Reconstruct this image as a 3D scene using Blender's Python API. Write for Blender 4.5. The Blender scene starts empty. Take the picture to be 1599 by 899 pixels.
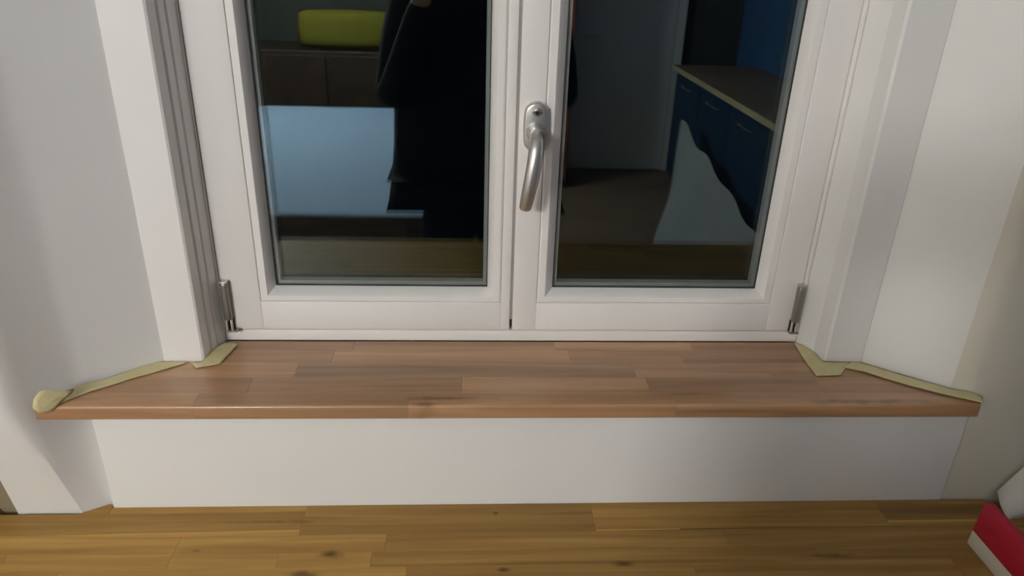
import bpy, bmesh, math, random
from mathutils import Vector, Matrix
random.seed(7)
SC = bpy.context.scene
COL = SC.collection

# ------------------------------------------------------------------ camera
cam_d = bpy.data.cameras.new('camera'); cam = bpy.data.objects.new('camera', cam_d); COL.objects.link(cam)
cam_d.sensor_fit = 'HORIZONTAL'; cam_d.sensor_width = 36.0; cam_d.lens = 36.0 * 1150 / 1599
cam_d.clip_start = 0.01; cam_d.clip_end = 50
CR = ((0.99833226, -0.04912959, 0.03032984), (0.00692660, -0.41966236, -0.90765386), (0.05731252, 0.90635021, -0.41862224))
r, d, f = [Vector(v) for v in CR]
cam.matrix_world = Matrix(((r.x, -d.x, -f.x, 0), (r.y, -d.y, -f.y, -1.0), (r.z, -d.z, -f.z, 1.6402), (0, 0, 0, 1)))
SC.camera = cam

# ------------------------------------------------------------------ world, exposure
wd = bpy.data.worlds.new('night'); SC.world = wd; wd.use_nodes = True
wd.node_tree.nodes['Background'].inputs[0].default_value = (0.10, 0.16, 0.30, 1)
wd.node_tree.nodes['Background'].inputs[1].default_value = 0.004
SC.view_settings.view_transform = 'Standard'; SC.view_settings.look = 'None'
SC.view_settings.exposure = 0.0; SC.view_settings.gamma = 1.0; SC.view_settings.use_curve_mapping = False
LAMP_POS = (-1.27, -3.00, 2.30); LAMP_STRENGTH = 76.0; LAMP_R = 0.22
FILL_POS = (0.3, -3.0, 2.57); FILL_STRENGTH = 2.2

# ------------------------------------------------------------------ helpers
def nmat(name, base=(.8, .8, .8), rough=.5, metal=0.0, bump=0.0, bscale=60.0, var=0.0, vscale=4.0, spec=.5, coat=0.0):
    m = bpy.data.materials.new(name); m.use_nodes = True
    nt = m.node_tree; b = nt.nodes['Principled BSDF']
    b.inputs['Base Color'].default_value = (*base, 1); b.inputs['Roughness'].default_value = rough
    b.inputs['Metallic'].default_value = metal; b.inputs['Specular IOR Level'].default_value = spec
    b.inputs['Coat Weight'].default_value = coat
    g = nt.nodes.new('ShaderNodeTexCoord')
    if var > 0:
        n = nt.nodes.new('ShaderNodeTexNoise'); n.inputs['Scale'].default_value = vscale; n.inputs['Detail'].default_value = 4
        nt.links.new(g.outputs['Object'], n.inputs['Vector'])
        cr = nt.nodes.new('ShaderNodeValToRGB')
        cr.color_ramp.elements[0].position = .3; cr.color_ramp.elements[1].position = .7
        cr.color_ramp.elements[0].color = (*[c * (1 - var) for c in base], 1)
        cr.color_ramp.elements[1].color = (*[min(1, c * (1 + var)) for c in base], 1)
        nt.links.new(n.outputs['Fac'], cr.inputs['Fac']); nt.links.new(cr.outputs['Color'], b.inputs['Base Color'])
    if bump > 0:
        n2 = nt.nodes.new('ShaderNodeTexNoise'); n2.inputs['Scale'].default_value = bscale; n2.inputs['Detail'].default_value = 5
        nt.links.new(g.outputs['Object'], n2.inputs['Vector'])
        bp = nt.nodes.new('ShaderNodeBump'); bp.inputs['Strength'].default_value = bump; bp.inputs['Distance'].default_value = .002
        nt.links.new(n2.outputs['Fac'], bp.inputs['Height']); nt.links.new(bp.outputs['Normal'], b.inputs['Normal'])
    return m

def wood(name, dark, mid, light, rough=.4, var=.35, knots=(), axis=0, spec=.5, coat=0.0):
    """staves: grain stretched along one axis, a brightness of its own per object, dark knots at given places"""
    m = bpy.data.materials.new(name); m.use_nodes = True
    nt = m.node_tree; L = nt.links; N = nt.nodes.new; b = nt.nodes['Principled BSDF']
    b.inputs['Roughness'].default_value = rough; b.inputs['Coat Weight'].default_value = coat; b.inputs['Coat Roughness'].default_value = .16
    tc = N('ShaderNodeTexCoord'); oi = N('ShaderNodeObjectInfo')
    off = N('ShaderNodeVectorMath'); off.operation = 'SCALE'; off.inputs[0].default_value = (37.1, 11.7, 5.3)
    L.new(oi.outputs['Random'], off.inputs['Scale'])
    add = N('ShaderNodeVectorMath'); L.new(tc.outputs['Object'], add.inputs[0]); L.new(off.outputs[0], add.inputs[1])
    mp = N('ShaderNodeMapping')
    sc = [60, 60, 60]; sc[axis] = 2.6; mp.inputs['Scale'].default_value = sc
    L.new(add.outputs[0], mp.inputs['Vector'])
    n = N('ShaderNodeTexNoise'); n.inputs['Scale'].default_value = 1.0; n.inputs['Detail'].default_value = 6; n.inputs['Distortion'].default_value = .6
    L.new(mp.outputs[0], n.inputs['Vector'])
    cr = N('ShaderNodeValToRGB'); e = cr.color_ramp.elements
    e[0].position = .28; e[0].color = (*dark, 1); e[1].position = .75; e[1].color = (*light, 1)
    k = e.new(.52); k.color = (*mid, 1)
    L.new(n.outputs['Fac'], cr.inputs['Fac'])
    # broad tone bands
    mp2 = N('ShaderNodeMapping'); s2 = [14, 14, 14]; s2[axis] = 1.3; mp2.inputs['Scale'].default_value = s2
    L.new(add.outputs[0], mp2.inputs['Vector'])
    n2 = N('ShaderNodeTexNoise'); n2.inputs['Scale'].default_value = 1.0; n2.inputs['Detail'].default_value = 3
    L.new(mp2.outputs[0], n2.inputs['Vector'])
    rnd = N('ShaderNodeMath'); rnd.operation = 'MULTIPLY_ADD'; rnd.inputs[1].default_value = var; rnd.inputs[2].default_value = 1 - var / 2 - .13
    L.new(oi.outputs['Alpha'], rnd.inputs[0])
    m2 = N('ShaderNodeMath'); m2.operation = 'MULTIPLY_ADD'; m2.inputs[1].default_value = .26
    L.new(n2.outputs['Fac'], m2.inputs[0]); L.new(rnd.outputs[0], m2.inputs[2])
    fac = m2.outputs[0]
    mul = N('ShaderNodeVectorMath'); mul.operation = 'SCALE'
    L.new(cr.outputs['Color'], mul.inputs[0]); L.new(fac, mul.inputs['Scale'])
    col = mul.outputs[0]
    wob = N('ShaderNodeTexNoise'); wob.inputs['Scale'].default_value = 45; wob.inputs['Detail'].default_value = 4
    L.new(tc.outputs['Object'], wob.inputs['Vector'])
    for (kx, ky, kz, sx, sy, st) in knots:
        sb = N('ShaderNodeVectorMath'); sb.operation = 'SUBTRACT'; sb.inputs[1].default_value = (kx, ky, kz)
        L.new(tc.outputs['Object'], sb.inputs[0])
        ml = N('ShaderNodeVectorMath'); ml.operation = 'MULTIPLY'; ml.inputs[1].default_value = (1 / sx, 1 / sy, 0)
        L.new(sb.outputs[0], ml.inputs[0])
        ln = N('ShaderNodeVectorMath'); ln.operation = 'LENGTH'; L.new(ml.outputs[0], ln.inputs[0])
        wa = N('ShaderNodeMath'); wa.operation = 'MULTIPLY_ADD'; wa.inputs[1].default_value = 1.6; L.new(wob.outputs['Fac'], wa.inputs[0]); L.new(ln.outputs['Value'], wa.inputs[2])
        mr = N('ShaderNodeMapRange'); mr.inputs['From Min'].default_value = .8; mr.inputs['From Max'].default_value = 1.9
        mr.inputs['To Min'].default_value = st; mr.inputs['To Max'].default_value = 0; mr.interpolation_type = 'SMOOTHSTEP'
        L.new(wa.outputs[0], mr.inputs['Value'])
        mx = N('ShaderNodeMix'); mx.data_type = 'RGBA'; L.new(mr.outputs[0], mx.inputs['Factor'])
        L.new(col, mx.inputs[6]); mx.inputs[7].default_value = (dark[0] * .22, dark[1] * .16, dark[2] * .14, 1)
        col = mx.outputs[2]
    L.new(col, b.inputs['Base Color']); b.inputs['Specular IOR Level'].default_value = spec
    bp = N('ShaderNodeBump'); bp.inputs['Strength'].default_value = .06; bp.inputs['Distance'].default_value = .001
    L.new(n.outputs['Fac'], bp.inputs['Height']); L.new(bp.outputs['Normal'], b.inputs['Normal'])
    return m

def obj(name, bm, mat, parent=None, smooth=None, loc=(0, 0, 0)):
    bmesh.ops.recalc_face_normals(bm, faces=bm.faces)
    me = bpy.data.meshes.new(name); bm.to_mesh(me); bm.free()
    o = bpy.data.objects.new(name, me); COL.objects.link(o); o.location = loc
    if mat: me.materials.append(mat)
    if parent: o.parent = parent
    if smooth is not None:
        me.polygons.foreach_set('use_smooth', [True] * len(me.polygons))
        if smooth > 0: me.set_sharp_from_angle(angle=math.radians(smooth))
    return o

def empty(name, loc=(0, 0, 0)):
    o = bpy.data.objects.new(name, None); COL.objects.link(o); o.location = loc; o.empty_display_size = .05
    return o

def tag(o, label, cat, group=None):
    o['label'] = label; o['category'] = cat
    if group: o['group'] = group
    return o

def struct(o): o['kind'] = 'structure'; return o

def add_box(bm, x0, x1, y0, y1, z0, z1, bev=0.0, seg=2):
    b2 = bmesh.new()
    vs = [b2.verts.new((x, y, z)) for z in (z0, z1) for y in (y0, y1) for x in (x0, x1)]
    for q in ((0, 1, 3, 2), (4, 6, 7, 5), (0, 4, 5, 1), (2, 3, 7, 6), (0, 2, 6, 4), (1, 5, 7, 3)): b2.faces.new([vs[i] for i in q])
    if bev: bmesh.ops.bevel(b2, geom=list(b2.edges), offset=bev, segments=seg, profile=.5, affect='EDGES')
    merge(bm, b2); return bm

def merge(bm, b2):
    me = bpy.data.meshes.new('tmp'); b2.to_mesh(me); b2.free(); bm.from_mesh(me); bpy.data.meshes.remove(me)

def box(*a, **k): return add_box(bmesh.new(), *a, **k)

def prism(pts, z0, z1, bm=None, bev=0.0):
    """vertical prism over a plan polygon"""
    b2 = bmesh.new()
    lo = [b2.verts.new((x, y, z0)) for x, y in pts]; hi = [b2.verts.new((x, y, z1)) for x, y in pts]
    n = len(pts)
    b2.faces.new(lo[::-1]); b2.faces.new(hi)
    for i in range(n): b2.faces.new((lo[i], lo[(i + 1) % n], hi[(i + 1) % n], hi[i]))
    if bev: bmesh.ops.bevel(b2, geom=list(b2.edges), offset=bev, segments=2, profile=.5, affect='EDGES')
    if bm is None: return b2
    merge(bm, b2); return bm

def loft(rings, cap=True, bm=None, closed=True):
    bm = bm or bmesh.new()
    R = [[bm.verts.new(p) for p in ring] for ring in rings]
    n = len(R[0])
    for a, b in zip(R, R[1:]):
        for i in range(n if closed else n - 1):
            bm.faces.new((a[i], a[(i + 1) % n], b[(i + 1) % n], b[i]))
    if cap and closed:
        bm.faces.new(R[0][::-1]); bm.faces.new(R[-1])
    return bm

def tube(path, rad, n=10, bm=None, flat=1.0):
    pts = [Vector(p) for p in path]; rings = []
    for i, p in enumerate(pts):
        t = (pts[min(i + 1, len(pts) - 1)] - pts[max(i - 1, 0)]).normalized()
        u = t.cross(Vector((0, 0, 1)))
        if u.length < 1e-3: u = Vector((1, 0, 0))
        u.normalize(); v = t.cross(u)
        rr = rad[i] if isinstance(rad, (list, tuple)) else rad
        rings.append([p + u * rr * math.cos(2 * math.pi * k / n) + v * rr * flat * math.sin(2 * math.pi * k / n) for k in range(n)])
    return loft(rings, bm=bm)

def lathe(prof, c=(0, 0, 0), n=32, bm=None):
    rings = [[(c[0] + rr * math.cos(2 * math.pi * k / n), c[1] + rr * math.sin(2 * math.pi * k / n), c[2] + z) for k in range(n)] for rr, z in prof]
    return loft(rings, bm=bm)

# ------------------------------------------------------------------ materials
M = {}
M['paint'] = nmat('white_wall_paint', (.78, .775, .755), .6, bump=.10, bscale=90, var=.012, vscale=5)
M['plaster'] = nmat('warm_plaster', (.66, .63, .54), .7, bump=.14, bscale=70, var=.03, vscale=4)
M['lacquer'] = nmat('white_window_lacquer', (.87, .845, .82), .32, bump=.03, bscale=40)
M['rail'] = nmat('white_frame_lacquer', (.88, .85, .81), .35)
M['seal'] = nmat('dark_rubber_seal', (.02, .022, .02), .6)
M['spacer'] = nmat('grey_spacer_bar', (.60, .57, .54), .5)
M['steel'] = nmat('brushed_aluminium', (.62, .60, .57), .34, metal=.9, bump=.05, bscale=300)
M['hinge'] = nmat('grey_hinge_metal', (.30, .29, .27), .42, metal=.75)
M['dark'] = nmat('dark_slot', (.015, .015, .015), .6)
M['tape'] = nmat('cream_masking_tape', (.62, .55, .30), .65, bump=.3, bscale=120, var=.06, vscale=30)
M['sill'] = wood('reddish_beech', (.28, .150, .075), (.41, .230, .118), (.50, .295, .155), rough=.36, var=.36, coat=.35,
                 knots=((-0.105, -0.068, 0, .075, .006, .55), (-0.130, -0.082, 0, .022, .006, .55), (0.490, -0.078, 0, .12, .007, .55), (0.230, -0.058, 0, .06, .004, .4)))
M['worktop'] = wood('knotty_oak', (.255, .138, .037), (.36, .205, .056), (.465, .285, .084), rough=.55, spec=.25, var=.42,
                    knots=((-0.185, 0.252, 0, .022, .010, .95), (-0.213, 0.218, 0, .028, .009, .7), (0.039, 0.328, 0, .006, .005, .8), (0.208, 0.228, 0, .022, .007, .9), (0.047, 0.221, 0, .012, .005, .8), (-0.360, 0.262, 0, .010, .004, .5), (0.500, 0.238, 0, .05, .006, .5), (-0.280, 0.315, 0, .11, .004, .45)))
M['glass'] = bpy.data.materials.new('coated_glass'); M['glass'].use_nodes = True
_b = M['glass'].node_tree.nodes['Principled BSDF']; _b.inputs['Base Color'].default_value = (.86, .95, .96, 1)
_b.inputs['Transmission Weight'].default_value = 1; _b.inputs['IOR'].default_value = 1.72; _b.inputs['Roughness'].default_value = 0.0
_b.inputs['Specular Tint'].default_value = (.82, .95, 1, 1)
M['red'] = nmat('red_card', (.50, .012, .045), .45, var=.05, vscale=20)
M['card'] = nmat('white_card', (.72, .68, .58), .55)
M['fabric'] = nmat('white_sheet', (.78, .77, .72), .8, bump=.3, bscale=30)

# ------------------------------------------------------------------ room shell
SILL = 1.087; TOP = 0.900; CEIL = 2.6
XL, XR, YB = -2.7, 2.1, -4.9
M['floorwood'] = wood('dark_floor_boards', (.10, .065, .04), (.17, .11, .07), (.22, .15, .10), rough=.5)
M['darkwall'] = nmat('dark_olive_wall', (.06, .06, .045), .8, var=.1, vscale=3)
M['bluewall'] = nmat('deep_blue_wall', (.05, .12, .26), .5, var=.15, vscale=3)
struct(obj('floor', box(XL - .1, XR + .1, YB - .1, .1, -.1, 0), M['floorwood']))
struct(obj('ceiling', box(XL - .1, XR + .1, YB - .1, .1, CEIL, CEIL + .1), M['paint']))
struct(obj('wall_left', box(XL - .1, XL, YB, -.16, 0, CEIL), M['plaster']))
struct(obj('wall_right', box(XR, XR + .1, YB, -.16, 0, CEIL), M['bluewall']))
struct(obj('wall_back', box(XL - .1, XR + .1, YB - .1, YB, 0, CEIL), M['darkwall']))
# pier left of the niche: the splayed reveal ends in a leaning facet, shaped to imitate a shadow band
def left_ring(z):
    t = max(0.0, min(1.0, (z - .9) / .2)); u = max(0.0, min(1.0, (z - 1.1) / 1.2))
    cx = -.544 - .034 * t - .02 * u; cy = -.160 - .038 * t
    k = min(1.0, max(0.0, (z - .9) / .14)); B = (-.511 - .019 * k, -.143 + .021 * k)
    def mix(a, b, k): return (a[0] + (b[0] - a[0]) * k, a[1] + (b[1] - a[1]) * k)
    C = (cx, cy); E = (-.634, cy)
    r1 = .10 + .12 * t
    pts = [(-.4372, .10), (-.4372, -.0620), mix((-.4372, -.0620), B, .9), mix(B, C, .10), mix(B, C, 1 - r1 * 1.3), (mix(B, C, 1 - r1 * .4)[0] - .001, mix(B, C, 1 - r1 * .4)[1] - .001),
           mix(C, E, r1 * .5), mix(C, E, .3), (-.632, cy), (-.634, cy + .004), (-.634, -.12), (-.634, -.05), (-.634, .0), (-.634, .10)]
    return [(x, y, z) for x, y in pts]
struct(obj('wall_front_left', loft([left_ring(z) for z in (0, .9, .94, .98, 1.02, 1.06, 1.1, 1.3, 1.6, 2.0, CEIL)]), M['paint'], smooth=35))
struct(obj('trim_3', prism([(.5952, .10), (.5952, -.0585), (.690, -.1330), (.690, .10)], 0, CEIL), M['paint']))
struct(obj('wall_front_outer', box(XL, -.6345, -.151, .10, 0, CEIL), nmat('dark_tan_wall', (.24, .195, .12), .8, bump=.2, bscale=60, var=.08)))  # darker tan stretch of wall left of the pier
struct(obj('wall_front_right', prism([(.6902, .10), (.6902, -.1332), (.6960, -.1395), (.703, -.1440), (.715, -.1480), (.79, -.1512), (XR, -.1560), (XR, .10)], 0, CEIL), M['plaster'], smooth=25))
bm = box(-.507, .720, -.152, .10, 0, 1.0645, bev=.006, seg=3)
struct(obj('wall_apron', bm, M['paint'], smooth=40))
struct(obj('wall_front_upper', box(-.56, .72, -.150, .10, 2.10, CEIL), M['paint']))
# square jambs with a stepped return between the splay and the window
struct(obj('trim_1', prism([(-.4372, .10), (-.4372, -.0615), (-.4355, -.0632), (-.3835, -.0605), (-.3808, -.0585), (-.3788, -.0375), (-.3808, -.0368), (-.3808, -.0350), (-.3765, -.0342), (-.3745, -.0215), (-.3765, -.0208), (-.3765, -.0192), (-.3725, -.0184), (-.3685, -.0012), (-.3685, .10)], 1.0645, 2.10), M['lacquer'], smooth=20))
struct(obj('trim_2', prism([(.5952, .10), (.5952, -.0580), (.5935, -.0598), (.5400, -.0575), (.5365, -.0548), (.5318, -.0300), (.5310, -.0290), (.5270, -.0180), (.5165, -.0012), (.5165, .10)], 1.0645, 2.10), M['paint'], smooth=20))

# ------------------------------------------------------------------ window
ZT = 2.06
win = struct(empty('window_1', (.07, 0, SILL + .0005)))
WX, WY, WZ = win.location
def wobj(name, bm, mat, parent=None, smooth=30):
    """child of the window (or of one of its parts); mesh given in world coordinates"""
    o = obj(name, bm, mat, None, smooth)
    o.data.transform(Matrix.Translation((-WX, -WY, -WZ))); o.parent = parent or win
    return o
def frame_member(bm, pts):  # quad in plan of the window (x,z) extruded in y with rounded front edges
    (y0, y1, b, quad) = pts
    b2 = bmesh.new()
    fr = [b2.verts.new((x, y0, z)) for x, z in quad]; bk = [b2.verts.new((x, y1, z)) for x, z in quad]
    b2.faces.new(fr[::-1]); b2.faces.new(bk)
    for i in range(4): b2.faces.new((fr[i], fr[(i + 1) % 4], bk[(i + 1) % 4], bk[i]))
    bmesh.ops.recalc_face_normals(b2, faces=b2.faces)
    if b: bmesh.ops.bevel(b2, geom=[e for e in b2.edges if all(abs(v.co.y - y0) < 1e-5 for v in e.verts)], offset=b, segments=2, profile=.5, affect='EDGES')
    merge(bm, b2)
bm = bmesh.new()
Z0 = SILL + .001
add_box(bm, -.368, .516, .0005, .085, Z0, 1.1055, .0012)             # bottom rail in view under the sashes
add_box(bm, -.368, -.3665, .0005, .085, 1.1055, ZT, 0)
add_box(bm, .5095, .516, .0005, .085, 1.1055, ZT, .0008)
add_box(bm, -.368, .516, .0005, .085, ZT - .02, ZT + .04, .001)
add_box(bm, -.3665, .5095, .070, .085, 1.1055, 1.13, 0)
wobj('window_frame', bm, M['rail'])
ZS0, ZS1 = 1.1075, 2.036     # sash outer bottom/top
ZG0, ZG1 = 1.1530, 1.990     # sash inner (groove) bottom/top
def sash(x0, x1, xi0, xi1, gl0, gl1, be0, be1, split):
    """x0,x1 outer edges; xi inner edges (groove); be bead front edges; gl glass edges"""
    bm = bmesh.new()
    frame_member(bm, (0, .062, .0016, [(x0, ZS0), (xi0, ZS0), (xi0, ZS1), (x0, ZS1)]))
    frame_member(bm, (0, .062, .0016, [(xi1, ZS0), (x1, ZS0), (x1, ZS1), (xi1, ZS1)]))
    frame_member(bm, (.0002, .062, .0008, [(xi0, ZS0), (xi1, ZS0), (xi1, ZG0), (xi0, ZG0)]))
    frame_member(bm, (.0002, .062, .0008, [(xi0, ZG1), (xi1, ZG1), (xi1, ZS1), (xi0, ZS1)]))
    s = wobj('sash', bm, M['lacquer'])
    zb0, zb1, zg0, zg1 = 1.1630, 1.980, 1.1715, 1.972
    g = .0006
    def bead(quad_out, quad_in, quad_gl):
        # outer edge at groove, front inner edge, then a bevel running down to the glass
        b2 = bmesh.new()
        secs = []
        for k in (0, 1):
            o, i, gq = quad_out[k], quad_in[k], quad_gl[k]
            secs.append([(o[0], .030, o[1]), (o[0], .0022, o[1]), (o[0] * .8 + i[0] * .2, .0006, o[1] * .8 + i[1] * .2), (i[0], .0006, i[1]), (i[0] * .8 + gq[0] * .2, .0035, i[1] * .8 + gq[1] * .2), (gq[0], .0205, gq[1]), (gq[0], .0215, gq[1]), (o[0], .0300, o[1])][:7])
        loft(secs, bm=b2)
        return wobj('glazing_bead', b2, M['lacquer'], s, 25)
    gr = .0001 if split else g
    O = [(xi0 + g, ZG0 + g), (xi1 - gr, ZG0 + g), (xi1 - gr, ZG1 - g), (xi0 + g, ZG1 - g)]
    I = [(be0, zb0), (be1, zb0), (be1, zb1), (be0, zb1)]
    Gq = [(gl0, zg0), (gl1, zg0), (gl1, zg1), (gl0, zg1)]
    for a in range(4):
        b = (a + 1) % 4
        bead((O[a], O[b]), (I[a], I[b]), (Gq[a], Gq[b]))
    # seal lip, spacer, panes
    bm = bmesh.new()
    def ring(bm, ex, inn, y0, y1):
        for (xa, xb, za, zb) in ((gl0 - ex, gl0 + inn, zg0 - ex, zg1 + ex), (gl1 - inn, gl1 + ex, zg0 - ex, zg1 + ex), (gl0 + inn, gl1 - inn, zg0 - ex, zg0 + inn), (gl0 + inn, gl1 - inn, zg1 - inn, zg1 + ex)):
            add_box(bm, xa, xb, y0, y1, za, zb)
    ring(bm, .004, .0012, .0198, .0219); wobj('rubber_seal', bm, M['seal'], s)
    bm = bmesh.new(); ring(bm, .004, .0062, .0265, .0395); wobj('spacer_bar', bm, M['spacer'], s)
    for y in (.022, .040):
        wobj('glass_pane', box(gl0 - .006, gl1 + .006, y, y + .004, zg0 - .006, zg1 + .006), M['glass'], s, None)
    return s
sash(-.3645, .0612, -.3095, .0470, -.2895, .0265, -.2985, .0345, 0)
sash(.0652, .5080, .1010, .4640, .1262, .4425, .1130, .4515, 1)
bm = bmesh.new()
add_box(bm, .0600, .0668, .0022, .060, 1.125, 2.02)
wobj('meeting_seal', bm, nmat('grey_gap_seal', (.34, .32, .30), .7))
wobj('drain_slot', box(.0614, .0650, .0035, .0045, 1.112, 1.125), M['dark'])

# handle: oval rosette with keyhole and a bent lever
def oval(cx, cz, a, b, y, n=40, p=2.6):
    out = []
    for k in range(n):
        t = 2 * math.pi * k / n; c, s_ = math.cos(t), math.sin(t)
        # stadium: straight sides with round ends
        zz = (b - a) * (1 if s_ > 0 else -1) * (1 if abs(s_) > .35 else abs(s_) / .35)
        out.append((cx + a * c, y, cz + zz + a * s_))
    return out
HX, HZ = .0885, 1.4215
rings = [oval(HX, HZ, .0172, .0338, -.0002), oval(HX, HZ, .0174, .0340, -.0075), oval(HX, HZ, .0162, .0328, -.0098), oval(HX, HZ, .0135, .0300, -.0108)]
handle = wobj('handle', loft(rings), M['steel'], None, 50); handle.name = 'handle'
handle['label'] = 'brushed metal tilt handle on the right sash'
NECKZ = HZ - .006
# neck boss
prof = [(.0135, -.010), (.0128, -.016), (.0112, -.022), (.0100, -.030), (.0102, -.036)]
rings = [[(HX - .001 + rr * math.cos(2 * math.pi * k / 24), y, NECKZ + rr * math.sin(2 * math.pi * k / 24)) for k in range(24)] for rr, y in prof]
wobj('handle_neck', loft(rings), M['steel'], handle, 60)
# lever
path = [((HX - .001), -.030, NECKZ + .0005), (HX - .0012, -.040, NECKZ - .0005), (HX - .0022, -.049, NECKZ - .008), (HX - .0036, -.0545, NECKZ - .020), (HX - .0052, -.0575, NECKZ - .034), (HX - .0078, -.0590, NECKZ - .052), (HX - .0105, -.0580, NECKZ - .068), (HX - .0125, -.0555, NECKZ - .082), (HX - .0142, -.0530, NECKZ - .0935), (HX - .0144, -.0524, NECKZ - .0950)]
ra = [.0095, .0098, .0100, .0100, .0100, .0100, .0096, .0090, .0083, .0072]
rb = [.0095, .0096, .0092, .0082, .0078, .0076, .0074, .0070, .0066, .0056]
rings = []
P = [Vector(p) for p in path]
for i, p in enumerate(P):
    t = (P[min(i + 1, len(P) - 1)] - P[max(i - 1, 0)]).normalized()
    u = Vector((1, 0, 0)) - t * t.x; u.normalize(); v = t.cross(u)
    rings.append([p + u * ra[i] * math.cos(2 * math.pi * k / 20) + v * rb[i] * math.sin(2 * math.pi * k / 20) for k in range(20)])
wobj('lever', loft(rings), M['steel'], handle, 60)
# lock barrel and slot with a small pointer
rings = [[(HX + .0005 + rr * math.cos(2 * math.pi * k / 20), y, HZ + .0205 + rr * math.sin(2 * math.pi * k / 20)) for k in range(20)] for rr, y in ((.0058, -.010), (.0058, -.0116), (.0050, -.0121))]
wobj('lock_barrel', loft(rings), M['hinge'], handle, 40)
bm = bmesh.new(); add_box(bm, HX - .006, HX + .0068, -.0127, -.0118, HZ + .0194, HZ + .0206); add_box(bm, HX - .0018, HX + .0022, -.0127, -.0118, HZ + .0170, HZ + .0225)
add_box(bm, HX - .0050, HX + .0010, -.0127, -.0118, HZ + .0212, HZ + .0222)
wobj('keyhole', bm, M['dark'], handle)

# hinges at the outer lower corners
def hinge(cx, lean):
    rings = []
    for (z, s) in ((1.1275, .92), (1.1285, 1), (1.182, 1), (1.186, .96), (1.1875, .80)):
        rings.append([(cx + lean * (z - 1.15) + .0058 * s * (abs(math.cos(t)) ** .7) * (1 if math.cos(t) > 0 else -1), -.0062 + .0064 * s * (abs(math.sin(t)) ** .7) * (1 if math.sin(t) > 0 else -1), z) for t in [2 * math.pi * k / 20 for k in range(20)]])
    h = wobj('hinge', loft(rings), M['hinge'], None, 40)
    for dx in (-.0036, .0036):
        wobj('pin', tube([(cx + dx, -.0072, 1.1280), (cx + dx, -.0072, 1.1095)], .0020, 10), M['steel'], h)
    wobj('hinge_recess', box(cx - .0055, cx + .0055, -.0030, -.0001, 1.1098, 1.1276), M['dark'], h)
    wobj('hinge_plate', box(cx - .007, cx + .0125 if cx < 0 else cx + .007, -.0125, -.0002, 1.1078, 1.1098, .0006), M['hinge'], h)
    wobj('hinge_cap', box(cx - .0050, cx + .0055, -.0120, -.0005, 1.1872, 1.1895, .0008), M['steel'], h)
hinge(-.3570, 0.0); hinge(.5045, 0.0)

# ------------------------------------------------------------------ wooden window sill of glued staves
sill = tag(empty('window_sill', (.07, -.09, 1.065)), 'reddish wooden window sill of glued staves under the white window, masking tape along its ends', 'window sill')
SB = 1.0650
def interp(pl, y):
    for (xa, ya), (xb, yb) in zip(pl, pl[1:]):
        if yb <= y <= ya: return xa + (xb - xa) * ((ya - y) / (ya - yb) if ya != yb else 0)
    return pl[-1][0]
LB = [(-.3675, -.0002), (-.3800, -.0590), (-.3820, -.0612), (-.4340, -.0645), (-.5150, -.1200), (-.5300, -.1450), (-.5440, -.1640), (-.5560, -.1700), (-.5590, -.1760)]
RB = [(.5155, -.0002), (.5345, -.0560), (.5370, -.0585), (.5930, -.0605), (.6880, -.1345), (.7030, -.1480), (.7120, -.1540), (.7150, -.1600), (.7080, -.1760)]
def sill_stave(x0, x1, y0, y1, front=False, tone=None):
    ys = sorted({y0, y1} | {p[1] for p in LB + RB if y1 < p[1] < y0}, reverse=True)
    g = .0001
    left = [(interp(LB, y), y) for y in ys] if x0 is None else [(x0 + g, y0 - g), (x0 + g, y1 + g)]
    right = [(interp(RB, y), y) for y in ys] if x1 is None else [(x1 - g, y0 - g), (x1 - g, y1 + g)]
    pts = left + right[::-1]
    b2 = prism(pts, SB, SILL)
    if front:
        es = [e for e in b2.edges if all(abs(v.co.y - y1) < .0004 for v in e.verts) and abs(e.verts[0].co.z - e.verts[1].co.z) < 1e-5]
        bmesh.ops.bevel(b2, geom=es, offset=.0042, segments=5, profile=.5, affect='EDGES')
    else:
        es = [e for e in b2.edges if all(v.co.z > SILL - 1e-5 for v in e.verts)]
        bmesh.ops.bevel(b2, geom=es, offset=.00025, segments=1, profile=.5, affect='EDGES')
    o = obj('stave', b2, M['sill'], None, 30)
    o.data.transform(Matrix.Translation((-.07, .09, -SB))); o.parent = sill; o.color = (1, 1, 1, random.random() if tone is None else tone)
    return o
rows = [(-.0002, -.0270, [-.175, .130, .345], (.35, .50, .85, .40)), (-.0270, -.0640, [-.200, .150, .320], (.35, .85, .60, .30)), (-.0640, -.1050, [-.245, .240, .440], (.90, .10, .45, .40)),
        (-.1050, -.1450, [-.300, -.010, .252, .50], (.60, .35, .95, .20, .45)), (-.1450, -.1760, [-.36, -.080, .28], (.80, .40, .75, .60))]
for k, (y0, y1, js, tn) in enumerate(rows):
    xs = [None] + js + [None]
    for a, b, t in zip(xs, xs[1:], tn): sill_stave(a, b, y0, y1, k == 4, t)

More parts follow.
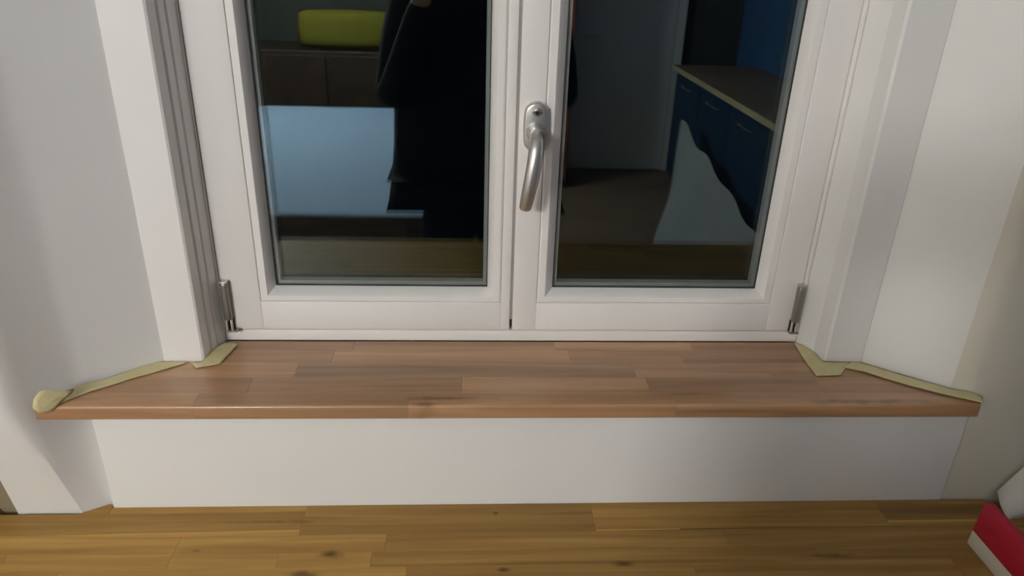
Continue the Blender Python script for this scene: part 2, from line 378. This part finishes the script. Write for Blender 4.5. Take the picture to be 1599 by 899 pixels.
# ------------------------------------------------------------------ worktop of oak staves
wt = tag(empty('worktop', (0, -.5, TOP - .04)), 'knotty oak worktop of glued staves running below the white apron wall', 'worktop')
WB = TOP - .040
def wstave(x0, x1, ya, yb, tone=None):
    """ya/yb = (y at x0, y at x1) of the back and front edge"""
    b2 = prism([(x0 + .0001, ya[0]), (x0 + .0001, yb[0]), (x1 - .0001, yb[1]), (x1 - .0001, ya[1])], WB, TOP)
    es = [e for e in b2.edges if all(v.co.z > TOP - 1e-5 for v in e.verts)]
    bmesh.ops.bevel(b2, geom=es, offset=.0002, segments=1, profile=.5, affect='EDGES')
    o = obj('stave', b2, M['worktop'], None, 30)
    o.data.transform(Matrix.Translation((0, .5, -WB))); o.parent = wt; o.color = (1, 1, 1, random.random() if tone is None else tone)
X0, X1 = -1.9, 1.42
def wrow(ya, yb, js, tones=None):
    xs = [X0] + js + [X1]
    for k, (a, b) in enumerate(zip(xs, xs[1:])): wstave(a, b, (ya, ya), (yb, yb), tones[k] if tones else None)
YBK = -.1525
# back row: broad staves, a pale wedge lies along its front edge
wstave(X0, -.66, (-.165, -.165), (-.211, -.211))
wstave(-.66, -.2325, (-.165, -.165), (-.2075, -.2005), .3); wstave(-.66, -.2325, (-.2077, -.2007), (-.2110, -.2110), 1.9)
wstave(-.2325, .18, (YBK, YBK), (-.2110, -.2110)); wstave(.18, .61, (YBK, YBK), (-.2070, -.2070)); wstave(.18, .30, (-.2072, -.2072), (-.2092, -.2082), 1.8); wstave(.18, .61, (-.2094, -.2084), (-.2110, -.2110))
wstave(.61, X1, (-.163, -.163), (-.1950, -.1950), -.2); wstave(.61, .80, (-.1952, -.1952), (-.2002, -.2002), 1.9); wstave(.80, X1, (-.1952, -.1952), (-.2002, -.2002)); wstave(.61, X1, (-.2004, -.2004), (-.2110, -.2110))
wrow(-.2111, -.2440, [-1.2, -.660, -.389, -.112, .36, .79], (.6, .9, 1.1, .95, .45, .25, .3)); wrow(-.2442, -.2700, [-1.0, -.60, -.389, -.250, -.128, .48], (.6, .9, 1.25, .85, 1.0, .40, .15)); wrow(-.2702, -.3130, [-1.35, -.52, -.080, .30, .66], (.5, .9, 1.1, .45, .35, .2))
y = -.3132; k = 0
while y > -.85:
    y2 = max(y - .044, -.855); x = -.95 + .37 * (k % 3)
    wrow(y, y2, [-1.45 + .2 * (k % 4), -.95 + .31 * (k % 3), -.3 + .21 * (k % 4), .3 + .17 * (k % 3), .9 + .1 * (k % 2)]); y = y2 - .0002; k += 1
# back filler strips at the pier and the right wall
wstave(X0, -.660, (-.1515, -.1515), (-.1648, -.1648))
b2 = prism([(-.5425, -.1647), (-.5420, -.1615), (-.5130, -.1455), (-.5064, -.1455), (-.5064, -.1647)], WB, TOP)
o = obj('stave', b2, M['worktop'], None, 30); o.data.transform(Matrix.Translation((0, .5, -WB))); o.parent = wt; o.color = (1, 1, 1, .5)
wstave(.785, X1, (-.1590, -.1590), (-.1628, -.1628))
wstave(.61, .7845, (YBK, YBK), (-.1628, -.1628))
wstave(-.5060, -.2325, (YBK, YBK), (-.1648, -.1648))

# base cabinets that carry the worktop
cabm = nmat('pale_grey_cabinet', (.45, .45, .43), .5); knobm = M['steel']
def base_cabinet(x0, x1, label):
    c = tag(empty('base_cabinet', ((x0 + x1) / 2, -.5, 0)), label, 'cabinet', None)
    cx = (x0 + x1) / 2
    def part(name, bm, mat, par): 
        o = obj(name, bm, mat, None, 30); o.data.transform(Matrix.Translation((-cx, .5, 0))); o.parent = par; return o
    part('carcass', box(x0 + .001, x1 - .001, -.80, -.17, .10, WB - .0005), cabm, c)
    part('plinth', box(x0 + .01, x1 - .01, -.74, -.20, 0, .10), M['dark'], c)
    dd = part('door', box(x0 + .004, x1 - .004, -.822, -.8005, .11, WB - .006, .002), cabm, c)
    part('handle', tube([(cx - .07, -.823, .78), (cx - .07, -.845, .78), (cx + .07, -.845, .78), (cx + .07, -.823, .78)], .006, 8), knobm, dd)
for x0, x1, w in ((-1.88, -1.1, 'left end'), (-1.1, -.3, 'left half'), (-.3, .5, 'middle'), (.5, 1.4, 'right end')):
    base_cabinet(x0, x1, 'pale grey base cabinet with bar handle under the %s of the oak worktop' % w)

# ------------------------------------------------------------------ masking tape
def strip(name, pts, label, crumple=.0006, thick=.0004, seed=1, sub=3):
    """tape: polygon of 3-D points, subdivided, slightly crumpled and thickened"""
    rnd = random.Random(seed)
    bm = bmesh.new(); vs = [bm.verts.new(p) for p in pts]
    f = bm.faces.new(vs)
    bmesh.ops.triangulate(bm, faces=[f]); 
    for _ in range(sub):
        bmesh.ops.subdivide_edges(bm, edges=[e for e in bm.edges if e.calc_length() > .006], cuts=1, use_grid_fill=False)
        bmesh.ops.triangulate(bm, faces=bm.faces)
    bm.normal_update()
    for v in bm.verts: v.co.z += rnd.random() * crumple
    o = obj(name, bm, M['tape'], None, 0)
    md = o.modifiers.new('thickness', 'SOLIDIFY'); md.thickness = thick; md.offset = 1
    return tag(o, label, 'tape', 'masking tape on the sill')
TZ = SILL + .0012
STRIPS = [[[[-0.4004, -0.0644, 1.0882], [-0.4236, -0.0644, 1.0882], [-0.4433, -0.0645, 1.0882], [-0.463, -0.0787, 1.0882], [-0.4973, -0.1118, 1.0882], [-0.524, -0.1296, 1.0882], [-0.5299, -0.1359, 1.0882], [-0.5339, -0.1791, 1.0882], [-0.5231, -0.167, 1.0882], [-0.5141, -0.1545, 1.0882], [-0.5013, -0.1423, 1.0882], [-0.4561, -0.106, 1.0882], [-0.4483, -0.1019, 1.0882], [-0.4088, -0.0725, 1.0882]], "long strip of masking tape along the left splayed wall on the sill"], [[[-0.3977, -0.0671, 1.0882], [-0.3854, -0.0824, 1.0882], [-0.3559, -0.0715, 1.0882], [-0.3683, -0.0488, 1.0882], [-0.346, -0.0144, 1.0882], [-0.3615, -0.0066, 1.0882], [-0.3695, -0.0166, 1.091], [-0.3768, -0.0292, 1.091], [-0.3805, -0.0502, 1.089], [-0.3804, -0.0648, 1.089]], "short bent piece of masking tape round the left window jamb corner"], [[[0.5115, -0.0027, 1.0882], [0.5298, -0.016, 1.0882], [0.5327, -0.065, 1.0882], [0.5714, -0.065, 1.0882], [0.5585, -0.0817, 1.0882], [0.5419, -0.1016, 1.0882], [0.5052, -0.1034, 1.0882], [0.5062, -0.0575, 1.0882]], "broad angled piece of masking tape at the right window jamb corner"], [[[0.5758, -0.0657, 1.0892], [0.5863, -0.0666, 1.0892], [0.6312, -0.1014, 1.0892], [0.6556, -0.1199, 1.0892], [0.6877, -0.1413, 1.0892], [0.709, -0.148, 1.0892], [0.7174, -0.1611, 1.0892], [0.7107, -0.177, 1.0892], [0.6979, -0.1697, 1.0892], [0.6675, -0.1544, 1.0892], [0.6322, -0.1327, 1.0892], [0.5974, -0.1068, 1.0892], [0.5801, -0.0925, 1.0892], [0.5529, -0.0797, 1.0892]], "long strip of masking tape along the right splayed wall on the sill"]]
for sd, (pts, label) in enumerate(STRIPS): strip('masking_tape', [tuple(p) for p in pts], label, seed=sd + 3)
# loose flap wrapped round the left horn of the sill: stands a little above the board and hangs over its front edge
FL = [[-0.535, -0.1803, 1.1159], [-0.5266, -0.1739, 1.1098], [-0.5173, -0.167, 1.1075], [-0.5107, -0.162, 1.1048], [-0.5139, -0.1644, 1.0996], [-0.5205, -0.1694, 1.095], [-0.5303, -0.1767, 1.0866], [-0.5358, -0.1808, 1.0831], [-0.5406, -0.1844, 1.0821], [-0.5468, -0.1891, 1.087], [-0.5493, -0.191, 1.0962], [-0.5469, -0.1892, 1.1071], [-0.541, -0.1848, 1.1149]]
bm = bmesh.new(); rnd = random.Random(5)
ctr = Vector((sum(p[0] for p in FL) / len(FL), sum(p[1] for p in FL) / len(FL), sum(p[2] for p in FL) / len(FL)))
V = [[bm.verts.new(ctr.lerp(Vector(p), k) + Vector((0, (.003 * (1 - k) ** 2 * -1) + .0012 * math.sin(p[0] * 400 + k * 5), 0))) for p in FL] for k in (.33, .66, 1.0)]
c0 = bm.verts.new(ctr + Vector((0, -.003, 0))); n = len(FL)
for i in range(n):
    j = (i + 1) % n
    bm.faces.new((c0, V[0][i], V[0][j]))
    for a, b in zip(V, V[1:]): bm.faces.new((a[i], b[i], b[j], a[j]))
o = obj('masking_tape', bm, M['tape'], None, 0); md = o.modifiers.new('thickness', 'SOLIDIFY'); md.thickness = .0004
tag(o, 'crumpled flap of masking tape wrapped round the left front end of the sill', 'tape', 'masking tape on the sill')

# ------------------------------------------------------------------ red and white carton, crumpled sheet
cart = tag(empty('carton', (.706, -.38, TOP)), 'slim red carton with white lower band standing on the worktop at right', 'box')
def cpart(name, bm, mat):
    o = obj(name, bm, mat, None, 30); o.data.transform(Matrix.Translation((-.706, .38, -TOP))); o.parent = cart; return o
def slab(z0, z1, xs0, xs1, th):
    b2 = bmesh.new(); ya, yb = -.2420, -.52
    rings = [[(xs0, y, z0), (xs0 + th, y, z0), (xs1 + th, y, z1), (xs1, y, z1)] for y in (ya, yb)]
    loft(rings, bm=b2); bmesh.ops.bevel(b2, geom=list(b2.edges), offset=.0008, segments=2, profile=.5, affect='EDGES'); return b2
cpart('white_band', slab(TOP + .0005, TOP + .0235, .7010, .7025, .012), M['card'])
cpart('red_body', slab(TOP + .0236, TOP + .0720, .7022, .7055, .0125), M['red'])

def crumpled(name, x0, x1, y0, y1, hf, label, seed, nx=26, ny=18):
    bm = bmesh.new(); rnd = random.Random(seed); G = []
    for j in range(ny + 1):
        row = []
        for i in range(nx + 1):
            u, v = i / nx, j / ny; x = x0 + (x1 - x0) * u; yy = y0 + (y1 - y0) * v
            row.append(bm.verts.new((x + .004 * math.sin(v * 4 + seed), yy + .004 * math.sin(u * 13), TOP + .0008 + max(0, hf(u, v)) + .003 * abs(math.sin(u * 21 + v * 9 + seed)) * min(1, 8 * u))))
        G.append(row)
    for j in range(ny):
        for i in range(nx): bm.faces.new((G[j][i], G[j][i + 1], G[j + 1][i + 1], G[j + 1][i]))
    o = obj(name, bm, M['fabric'], None, 60); md = o.modifiers.new('thickness', 'SOLIDIFY'); md.thickness = .0006
    return tag(o, label, 'sheet')
crumpled('cover_sheet', .790, 1.12, -.160, -.200, lambda u, v: (.020 + .45 * u) * (1 - v) ** .5 if v < .98 else 0, 'white crumpled cover sheet heaped in the corner of worktop and right wall', 2)
crumpled('cover_sheet', .806, 1.0, -.215, -.36, lambda u, v: .055 * math.sin(math.pi * min(1, u * 1.1 + .08)) * math.sin(math.pi * v), 'small rolled white cover sheet behind the red carton', 6)

# ------------------------------------------------------------------ lamps
def emat(name, col, s):
    m = bpy.data.materials.new(name); m.use_nodes = True; b = m.node_tree.nodes['Principled BSDF']
    b.inputs['Base Color'].default_value = (.9, .9, .88, 1); b.inputs['Emission Color'].default_value = (*col, 1); b.inputs['Emission Strength'].default_value = s
    return m
pl = tag(empty('pendant_lamp', LAMP_POS), 'opal globe pendant lamp hanging above the white covered table', 'lamp')
prof = [(LAMP_R * math.sin(math.pi * k / 16) + 1e-4, -LAMP_R * math.cos(math.pi * k / 16)) for k in range(17)]
obj('lamp_globe', lathe(prof), emat('lamp_glow', (1, .985, .955), LAMP_STRENGTH), pl, 0)
obj('lamp_cord', tube([(0, 0, LAMP_R + .03), (0, 0, CEIL - LAMP_POS[2] - .03)], .004, 8), M['dark'], pl)
obj('lamp_cap', lathe([(.03, LAMP_R - .006), (.03, LAMP_R + .03), (.008, LAMP_R + .04)]), M['steel'], pl, 40)
obj('ceiling_rose', lathe([(.05, CEIL - LAMP_POS[2] - .03), (.055, CEIL - LAMP_POS[2] - .0005)]), M['steel'], pl, 40)
cl = tag(empty('fill_lamp', (FILL_POS[0], FILL_POS[1], CEIL)), 'added round fill light on the ceiling, unseen', 'lamp')  # added ambient fill on the ceiling, out of view
obj('fill_disc', lathe([(.15, -.0005), (.15, -.05), (.13, -.07), (.05, -.078)]), emat('fill_glow', (1, .97, .93), FILL_STRENGTH), cl, 40)

# ------------------------------------------------------------------ room behind the camera (seen mirrored in the panes)
tb = tag(empty('table', (-1.04, -2.44, 0)), 'large wooden table standing behind the photographer under the pendant lamp', 'table')
tw = M['floorwood']
obj('tabletop', box(-.92, .92, -.98, .98, .715, .748, .004), tw, tb)
for sx in (-1, 1):
    for sy in (-1, 1):
        obj('leg', box(sx * .84 - .035, sx * .84 + .035, sy * .90 - .035, sy * .90 + .035, 0, .715, .004), tw, tb)
bm = bmesh.new(); nx, ny = 40, 40; G = []
for j in range(ny + 1):
    G.append([bm.verts.new((-.915 + 1.83 * i / nx, -.975 + 1.95 * j / ny, .7495 + .0012 * math.sin(i * .9) * math.sin(j * .7) ** 2)) for i in range(nx + 1)])
for j in range(ny):
    for i in range(nx): bm.faces.new((G[j][i], G[j][i + 1], G[j + 1][i + 1], G[j + 1][i]))
o = obj('tablecloth', bm, nmat('pale_blue_cloth', (.36, .47, .62), .75, bump=.1, bscale=20), None, 40, loc=(-1.04, -2.44, .0012))
md = o.modifiers.new('thickness', 'SOLIDIFY'); md.thickness = .001; md.offset = 1
tag(o, 'pale blue white cloth spread over the wooden table', 'tablecloth')

sb = tag(empty('sideboard', (-1.0, -4.6, 0)), 'dark brown wooden sideboard with two doors against the back wall', 'sideboard')
dwood = nmat('dark_walnut', (.055, .032, .017), .5, var=.3, vscale=8)
obj('carcass', box(-1.0, 1.0, -.28, .25, .08, .95, .006), dwood, sb)
for s in (-1, 1):
    dr = obj('door', box(s * .5 - .48, s * .5 + .48, .252, .27, .1, .92, .003), dwood, sb)
    obj('knob', tube([(s * .06, .27, .55), (s * .06, .295, .55)], [.008, .014], 12), M['steel'], dr)
    obj('leg', box(s * .93 - .03, s * .93 + .03, -.2, .18, 0, .08), dwood, sb)
# cushion: a soft pillow form
def pillow(w, h, t, n=14):
    bm = bmesh.new(); top = []; bot = []
    for j in range(n + 1):
        a, b = [], []
        for i in range(n + 1):
            u, v = 2 * i / n - 1, 2 * j / n - 1
            th = t * ((1 - u ** 4) * (1 - v ** 4)) ** .5
            x = u * w * (1 - .07 * v * v); z = v * h * (1 - .07 * u * u)
            a.append(bm.verts.new((x, th, z + h))); b.append(bm.verts.new((x, -th, z + h)))
        top.append(a); bot.append(b)
    for j in range(n):
        for i in range(n):
            bm.faces.new((top[j][i], top[j][i + 1], top[j + 1][i + 1], top[j + 1][i])); bm.faces.new((bot[j][i], bot[j + 1][i], bot[j + 1][i + 1], bot[j][i + 1]))
    bmesh.ops.remove_doubles(bm, verts=bm.verts, dist=1e-4); return bm
o = obj('cushion', pillow(.34, .13, .08), nmat('yellow_cushion', (.22, .18, .01), .8, bump=.3, bscale=80), None, 0, loc=(-.88, -4.45, .957))
tag(o, 'yellow oblong cushion standing on the dark brown sideboard', 'cushion')

# white door in the back wall, red-brown wardrobe beside it
dr = struct(empty('door_1', (1.19, YB, 0)))
obj('door_leaf', box(-.38, .38, .002, .04, .004, 2.05, .003), M['lacquer'], dr)
obj('door_frame', add_box(add_box(box(-.45, -.385, .0005, .055, 0, 2.11), .385, .45, .0005, .055, 0, 2.11), -.385, .385, .0005, .055, 2.055, 2.11), M['lacquer'], dr)
obj('door_handle', tube([(-.32, .04, 1.05), (-.32, .09, 1.05), (-.21, .09, 1.05)], .009, 10), M['steel'], dr)
wr = tag(empty('wardrobe', (.50, -4.58, 0)), 'tall reddish brown wardrobe left of the white door', 'wardrobe')
rb_ = nmat('reddish_brown_wood', (.30, .085, .04), .5, var=.2, vscale=6)
obj('carcass', box(-.22, .22, -.30, .27, 0, 1.95, .004), rb_, wr)
for s in (-1, 1):
    d2 = obj('door', box(s * .109 - .105, s * .109 + .105, .272, .29, .05, 1.9, .003), rb_, wr)
    obj('knob', tube([(s * .02, .29, 1.0), (s * .02, .315, 1.0)], [.006, .011], 12), M['steel'], d2)
# navy kitchen run along the right wall
navy = nmat('navy_cabinet', (.012, .035, .075), .45)
for i in range(4):
    y1 = -2.0 - .62 * i; y0 = y1 - .62
    kc = tag(empty('base_cabinet', (1.8, (y0 + y1) / 2, 0)), '%s navy base cabinet along the right wall, counted from the window' % ('first', 'second', 'third', 'fourth')[i], 'cabinet', 'navy kitchen cabinets')
    obj('carcass', box(-.26, .295, -.309, .309, .1, .86), navy, kc)
    obj('plinth', box(-.2, .29, -.309, .309, 0, .1), M['dark'], kc)
    d2 = obj('door', box(-.282, -.2605, -.304, .304, .11, .85, .002), navy, kc)
    obj('handle', tube([(-.282, -.1, .78), (-.30, -.1, .78), (-.30, .1, .78), (-.282, .1, .78)], .005, 8), M['steel'], d2)
o = obj('countertop', box(1.49, 2.095, -4.49, -1.99, .8605, .90, .003), tw); tag(o, 'dark wooden countertop over the navy cabinets along right wall', 'worktop')
o = obj('edge_strip', box(1.481, 1.4895, -4.49, -1.99, .865, .899, .002), nmat('pale_edge', (.55, .45, .25), .5)); o.parent = bpy.data.objects['countertop']
# pale sheet hung along the cabinet fronts, tall at the far end and sagging towards the window
bm = bmesh.new(); G = []
FT, FB, NT, NB = Vector((1.40, -3.7, .66)), Vector((1.18, -3.20, .004)), Vector((1.45, -2.02, .34)), Vector((1.34, -2.02, .004))
for j in range(25):
    row = []
    for i in range(41):
        u, v = i / 40, j / 24
        p_ = FT.lerp(NT, u).lerp(FB.lerp(NB, u), v)
        p_.x += (.030 * math.sin(u * 17 + v * 3) + .015 * math.sin(u * 41 + 2 * v)) * (.15 + v) - .03 ; p_.z += .02 * math.sin(u * 23) * (1 - v)
        p_.x = min(p_.x, 1.47)
        row.append(bm.verts.new(p_))
    G.append(row)
for j in range(24):
    for i in range(40): bm.faces.new((G[j][i], G[j][i + 1], G[j + 1][i + 1], G[j + 1][i]))
o = obj('dust_sheet', bm, nmat('grey_dust_sheet', (.31, .32, .31), .85, bump=.3, bscale=25), None, 0)
md = o.modifiers.new('thickness', 'SOLIDIFY'); md.thickness = .002
tag(o, 'pale grey dust sheet hanging along the navy cabinet fronts down to the floor', 'sheet')

# ------------------------------------------------------------------ the photographer (seen as a dark mirror image)
per = tag(empty('person', (.02, -1.33, 0)), 'person in dark jacket and trousers standing behind the worktop, both hands raised to a phone', 'person')
def skin_mesh(name, joints, edges, mat, root, par, sub=2):
    names = list(joints); me = bpy.data.meshes.new(name)
    me.from_pydata([joints[n][0] for n in names], [(names.index(a), names.index(b)) for a, b in edges], [])
    o = bpy.data.objects.new(name, me); COL.objects.link(o); o.parent = par
    me.materials.append(mat)
    md = o.modifiers.new('skin', 'SKIN'); md.use_smooth_shade = True
    sv = me.skin_vertices[0].data
    for i, n in enumerate(names):
        rr = joints[n][1]; sv[i].radius = rr if isinstance(rr, tuple) else (rr, rr)
    sv[names.index(root)].use_root = True
    ss = o.modifiers.new('smooth', 'SUBSURF'); ss.levels = sub; ss.render_levels = sub
    return o
J = {}; E = []
def chain(start, pts):
    prev = start
    for n, p, rr in pts:
        J[n] = (p, rr)
        if prev: E.append((prev, n))
        prev = n
chain(None, [('pelvis', (0, 0, .95), (.155, .11)), ('waist', (0, 0, 1.08), (.135, .095)), ('chest', (0, -.005, 1.33), (.155, .105)), ('upper', (0, 0, 1.47), (.12, .085)), ('neck', (0, .005, 1.57), .055), ('skull_base', (0, .02, 1.645), (.068, .075)), ('skull', (0, .03, 1.74), (.078, .095)), ('crown', (0, .025, 1.825), (.055, .065))])
for s, sd in ((-1, 'l'), (1, 'r')):
    chain('pelvis', [(sd + 'hip', (s * .095, 0, .87), .085), (sd + 'knee', (s * .11, .01, .49), .055), (sd + 'ankle', (s * .115, -.02, .09), .038), (sd + 'toe', (s * .13, .13, .035), .033)])
    wx = s * .088 - .02
    chain('upper', [(sd + 'shoulder', (s * .20, 0, 1.49), .058), (sd + 'elbow', (s * .255, .10, 1.20), .042), (sd + 'wrist', (wx + s * .035, .262, 1.545), .026), (sd + 'palm', (wx + s * .008, .288, 1.600), (.018, .030))])
    for q, (dz, ln) in enumerate(((-.030, .052), (-.008, .064), (.014, .060), (.034, .048))):
        b = (wx + s * .006, .306, 1.628 + dz)
        chain(sd + 'palm', [(sd + 'f%da' % q, b, .0088), (sd + 'f%db' % q, (wx - s * .004, .338, 1.638 + dz), .0082), (sd + 'f%dc' % q, (wx - s * ln * .5, .345, 1.641 + dz), .0070)])
    chain(sd + 'palm', [(sd + 't1', (wx - s * .014, .300, 1.612), .0100), (sd + 't2', (wx - s * .038, .308, 1.628), .0085)])
skinm = nmat('skin', (.50, .30, .22), .55)
jac = nmat('dark_jacket', (.008, .008, .009), .9); tro = nmat('dark_trousers', (.010, .010, .012), .9)
body = skin_mesh('body', J, E, skinm, 'pelvis', per)
JJ = {'b': ((0, 0, .96), (.285, .115)), 'p': ((0, 0, 1.06), (.290, .115)), 'c': ((0, -.005, 1.32), (.285, .12)), 'u': ((0, 0, 1.48), (.19, .11)), 'n': ((0, .0, 1.575), .085)}
EE = [('b', 'p'), ('p', 'c'), ('c', 'u'), ('u', 'n')]
for s, sd in ((-1, 'l'), (1, 'r')):
    JJ[sd + 's'] = ((s * .205, 0, 1.495), .085); JJ[sd + 'e'] = ((s * .255, .10, 1.20), .066); JJ[sd + 'w'] = ((s * .128 - .02, .25, 1.51), .040)
    EE += [('u', sd + 's'), (sd + 's', sd + 'e'), (sd + 'e', sd + 'w')]
skin_mesh('jacket', JJ, EE, jac, 'p', per)
TT = {'w': ((0, 0, 1.02), (.15, .10)), 'h': ((0, 0, .95), (.14, .105))}; TE = [('w', 'h')]
for s, sd in ((-1, 'l'), (1, 'r')):
    TT[sd + 'h'] = ((s * .10, 0, .82), .100); TT[sd + 'k'] = ((s * .11, .01, .49), .075); TT[sd + 'a'] = ((s * .115, -.02, .08), .062)
    TE += [('h', sd + 'h'), (sd + 'h', sd + 'k'), (sd + 'k', sd + 'a')]
skin_mesh('trousers', TT, TE, tro, 'h', per)
for s in (-1, 1):
    skin_mesh('shoe', {'a': ((s * .115, -.06, .045), (.042, .045)), 'b': ((s * .122, .05, .042), (.045, .040)), 'c': ((s * .132, .15, .034), (.040, .032))}, [('a', 'b'), ('b', 'c')], M['dark'], 'a', per)
hairm = nmat('dark_hair', (.02, .013, .008), .7)
prof = [(.002, .118)] + [(.094 * math.sin(a), .118 * math.cos(a)) for a in [math.radians(x) for x in (12, 25, 40, 55, 70, 85, 98)]]
o = obj('hair', lathe(prof, (0, .012, 1.745), 24), hairm, per, 0)
obj('nose', tube([(0, .118, 1.755), (0, .132, 1.73), (0, .140, 1.708), (0, .120, 1.696)], [.007, .010, .013, .008], 10), skinm, per, 0)
for s in (-1, 1):
    obj('eye', lathe([(.001, -.011), (.009, -.006), (.0115, 0), (.009, .006), (.001, .011)], (s * .031, .112, 1.742), 12), nmat('eye_white', (.7, .7, .68), .2), per, 0)
    obj('ear', lathe([(.001, -.03), (.010, -.022), (.014, 0), (.013, .016), (.001, .028)], (s * .080, .02, 1.725), 12), skinm, per, 0)
obj('mouth', tube([(-.024, .112, 1.668), (0, .119, 1.667), (.024, .112, 1.668)], [.003, .006, .003], 8), nmat('lip', (.45, .18, .15), .5), per, 0)
ph = tag(empty('phone', (-.02, -1.008, 1.640)), 'black phone held up in both hands in front of the window', 'phone')
obj('phone_body', box(-.072, .072, -.0038, .0038, -.036, .036, .0025), M['dark'], ph, 40)
obj('screen', box(-.066, .066, -.0046, -.0038, -.033, .033), emat('screen_glow', (.5, .55, .6), .15), ph)
rings = [[(.020 + rr * math.cos(2 * math.pi * k / 16), y, rr * math.sin(2 * math.pi * k / 16)) for k in range(16)] for rr, y in ((.006, .0038), (.006, .0046))]
obj('camera_lens', loft(rings), M['seal'], ph)
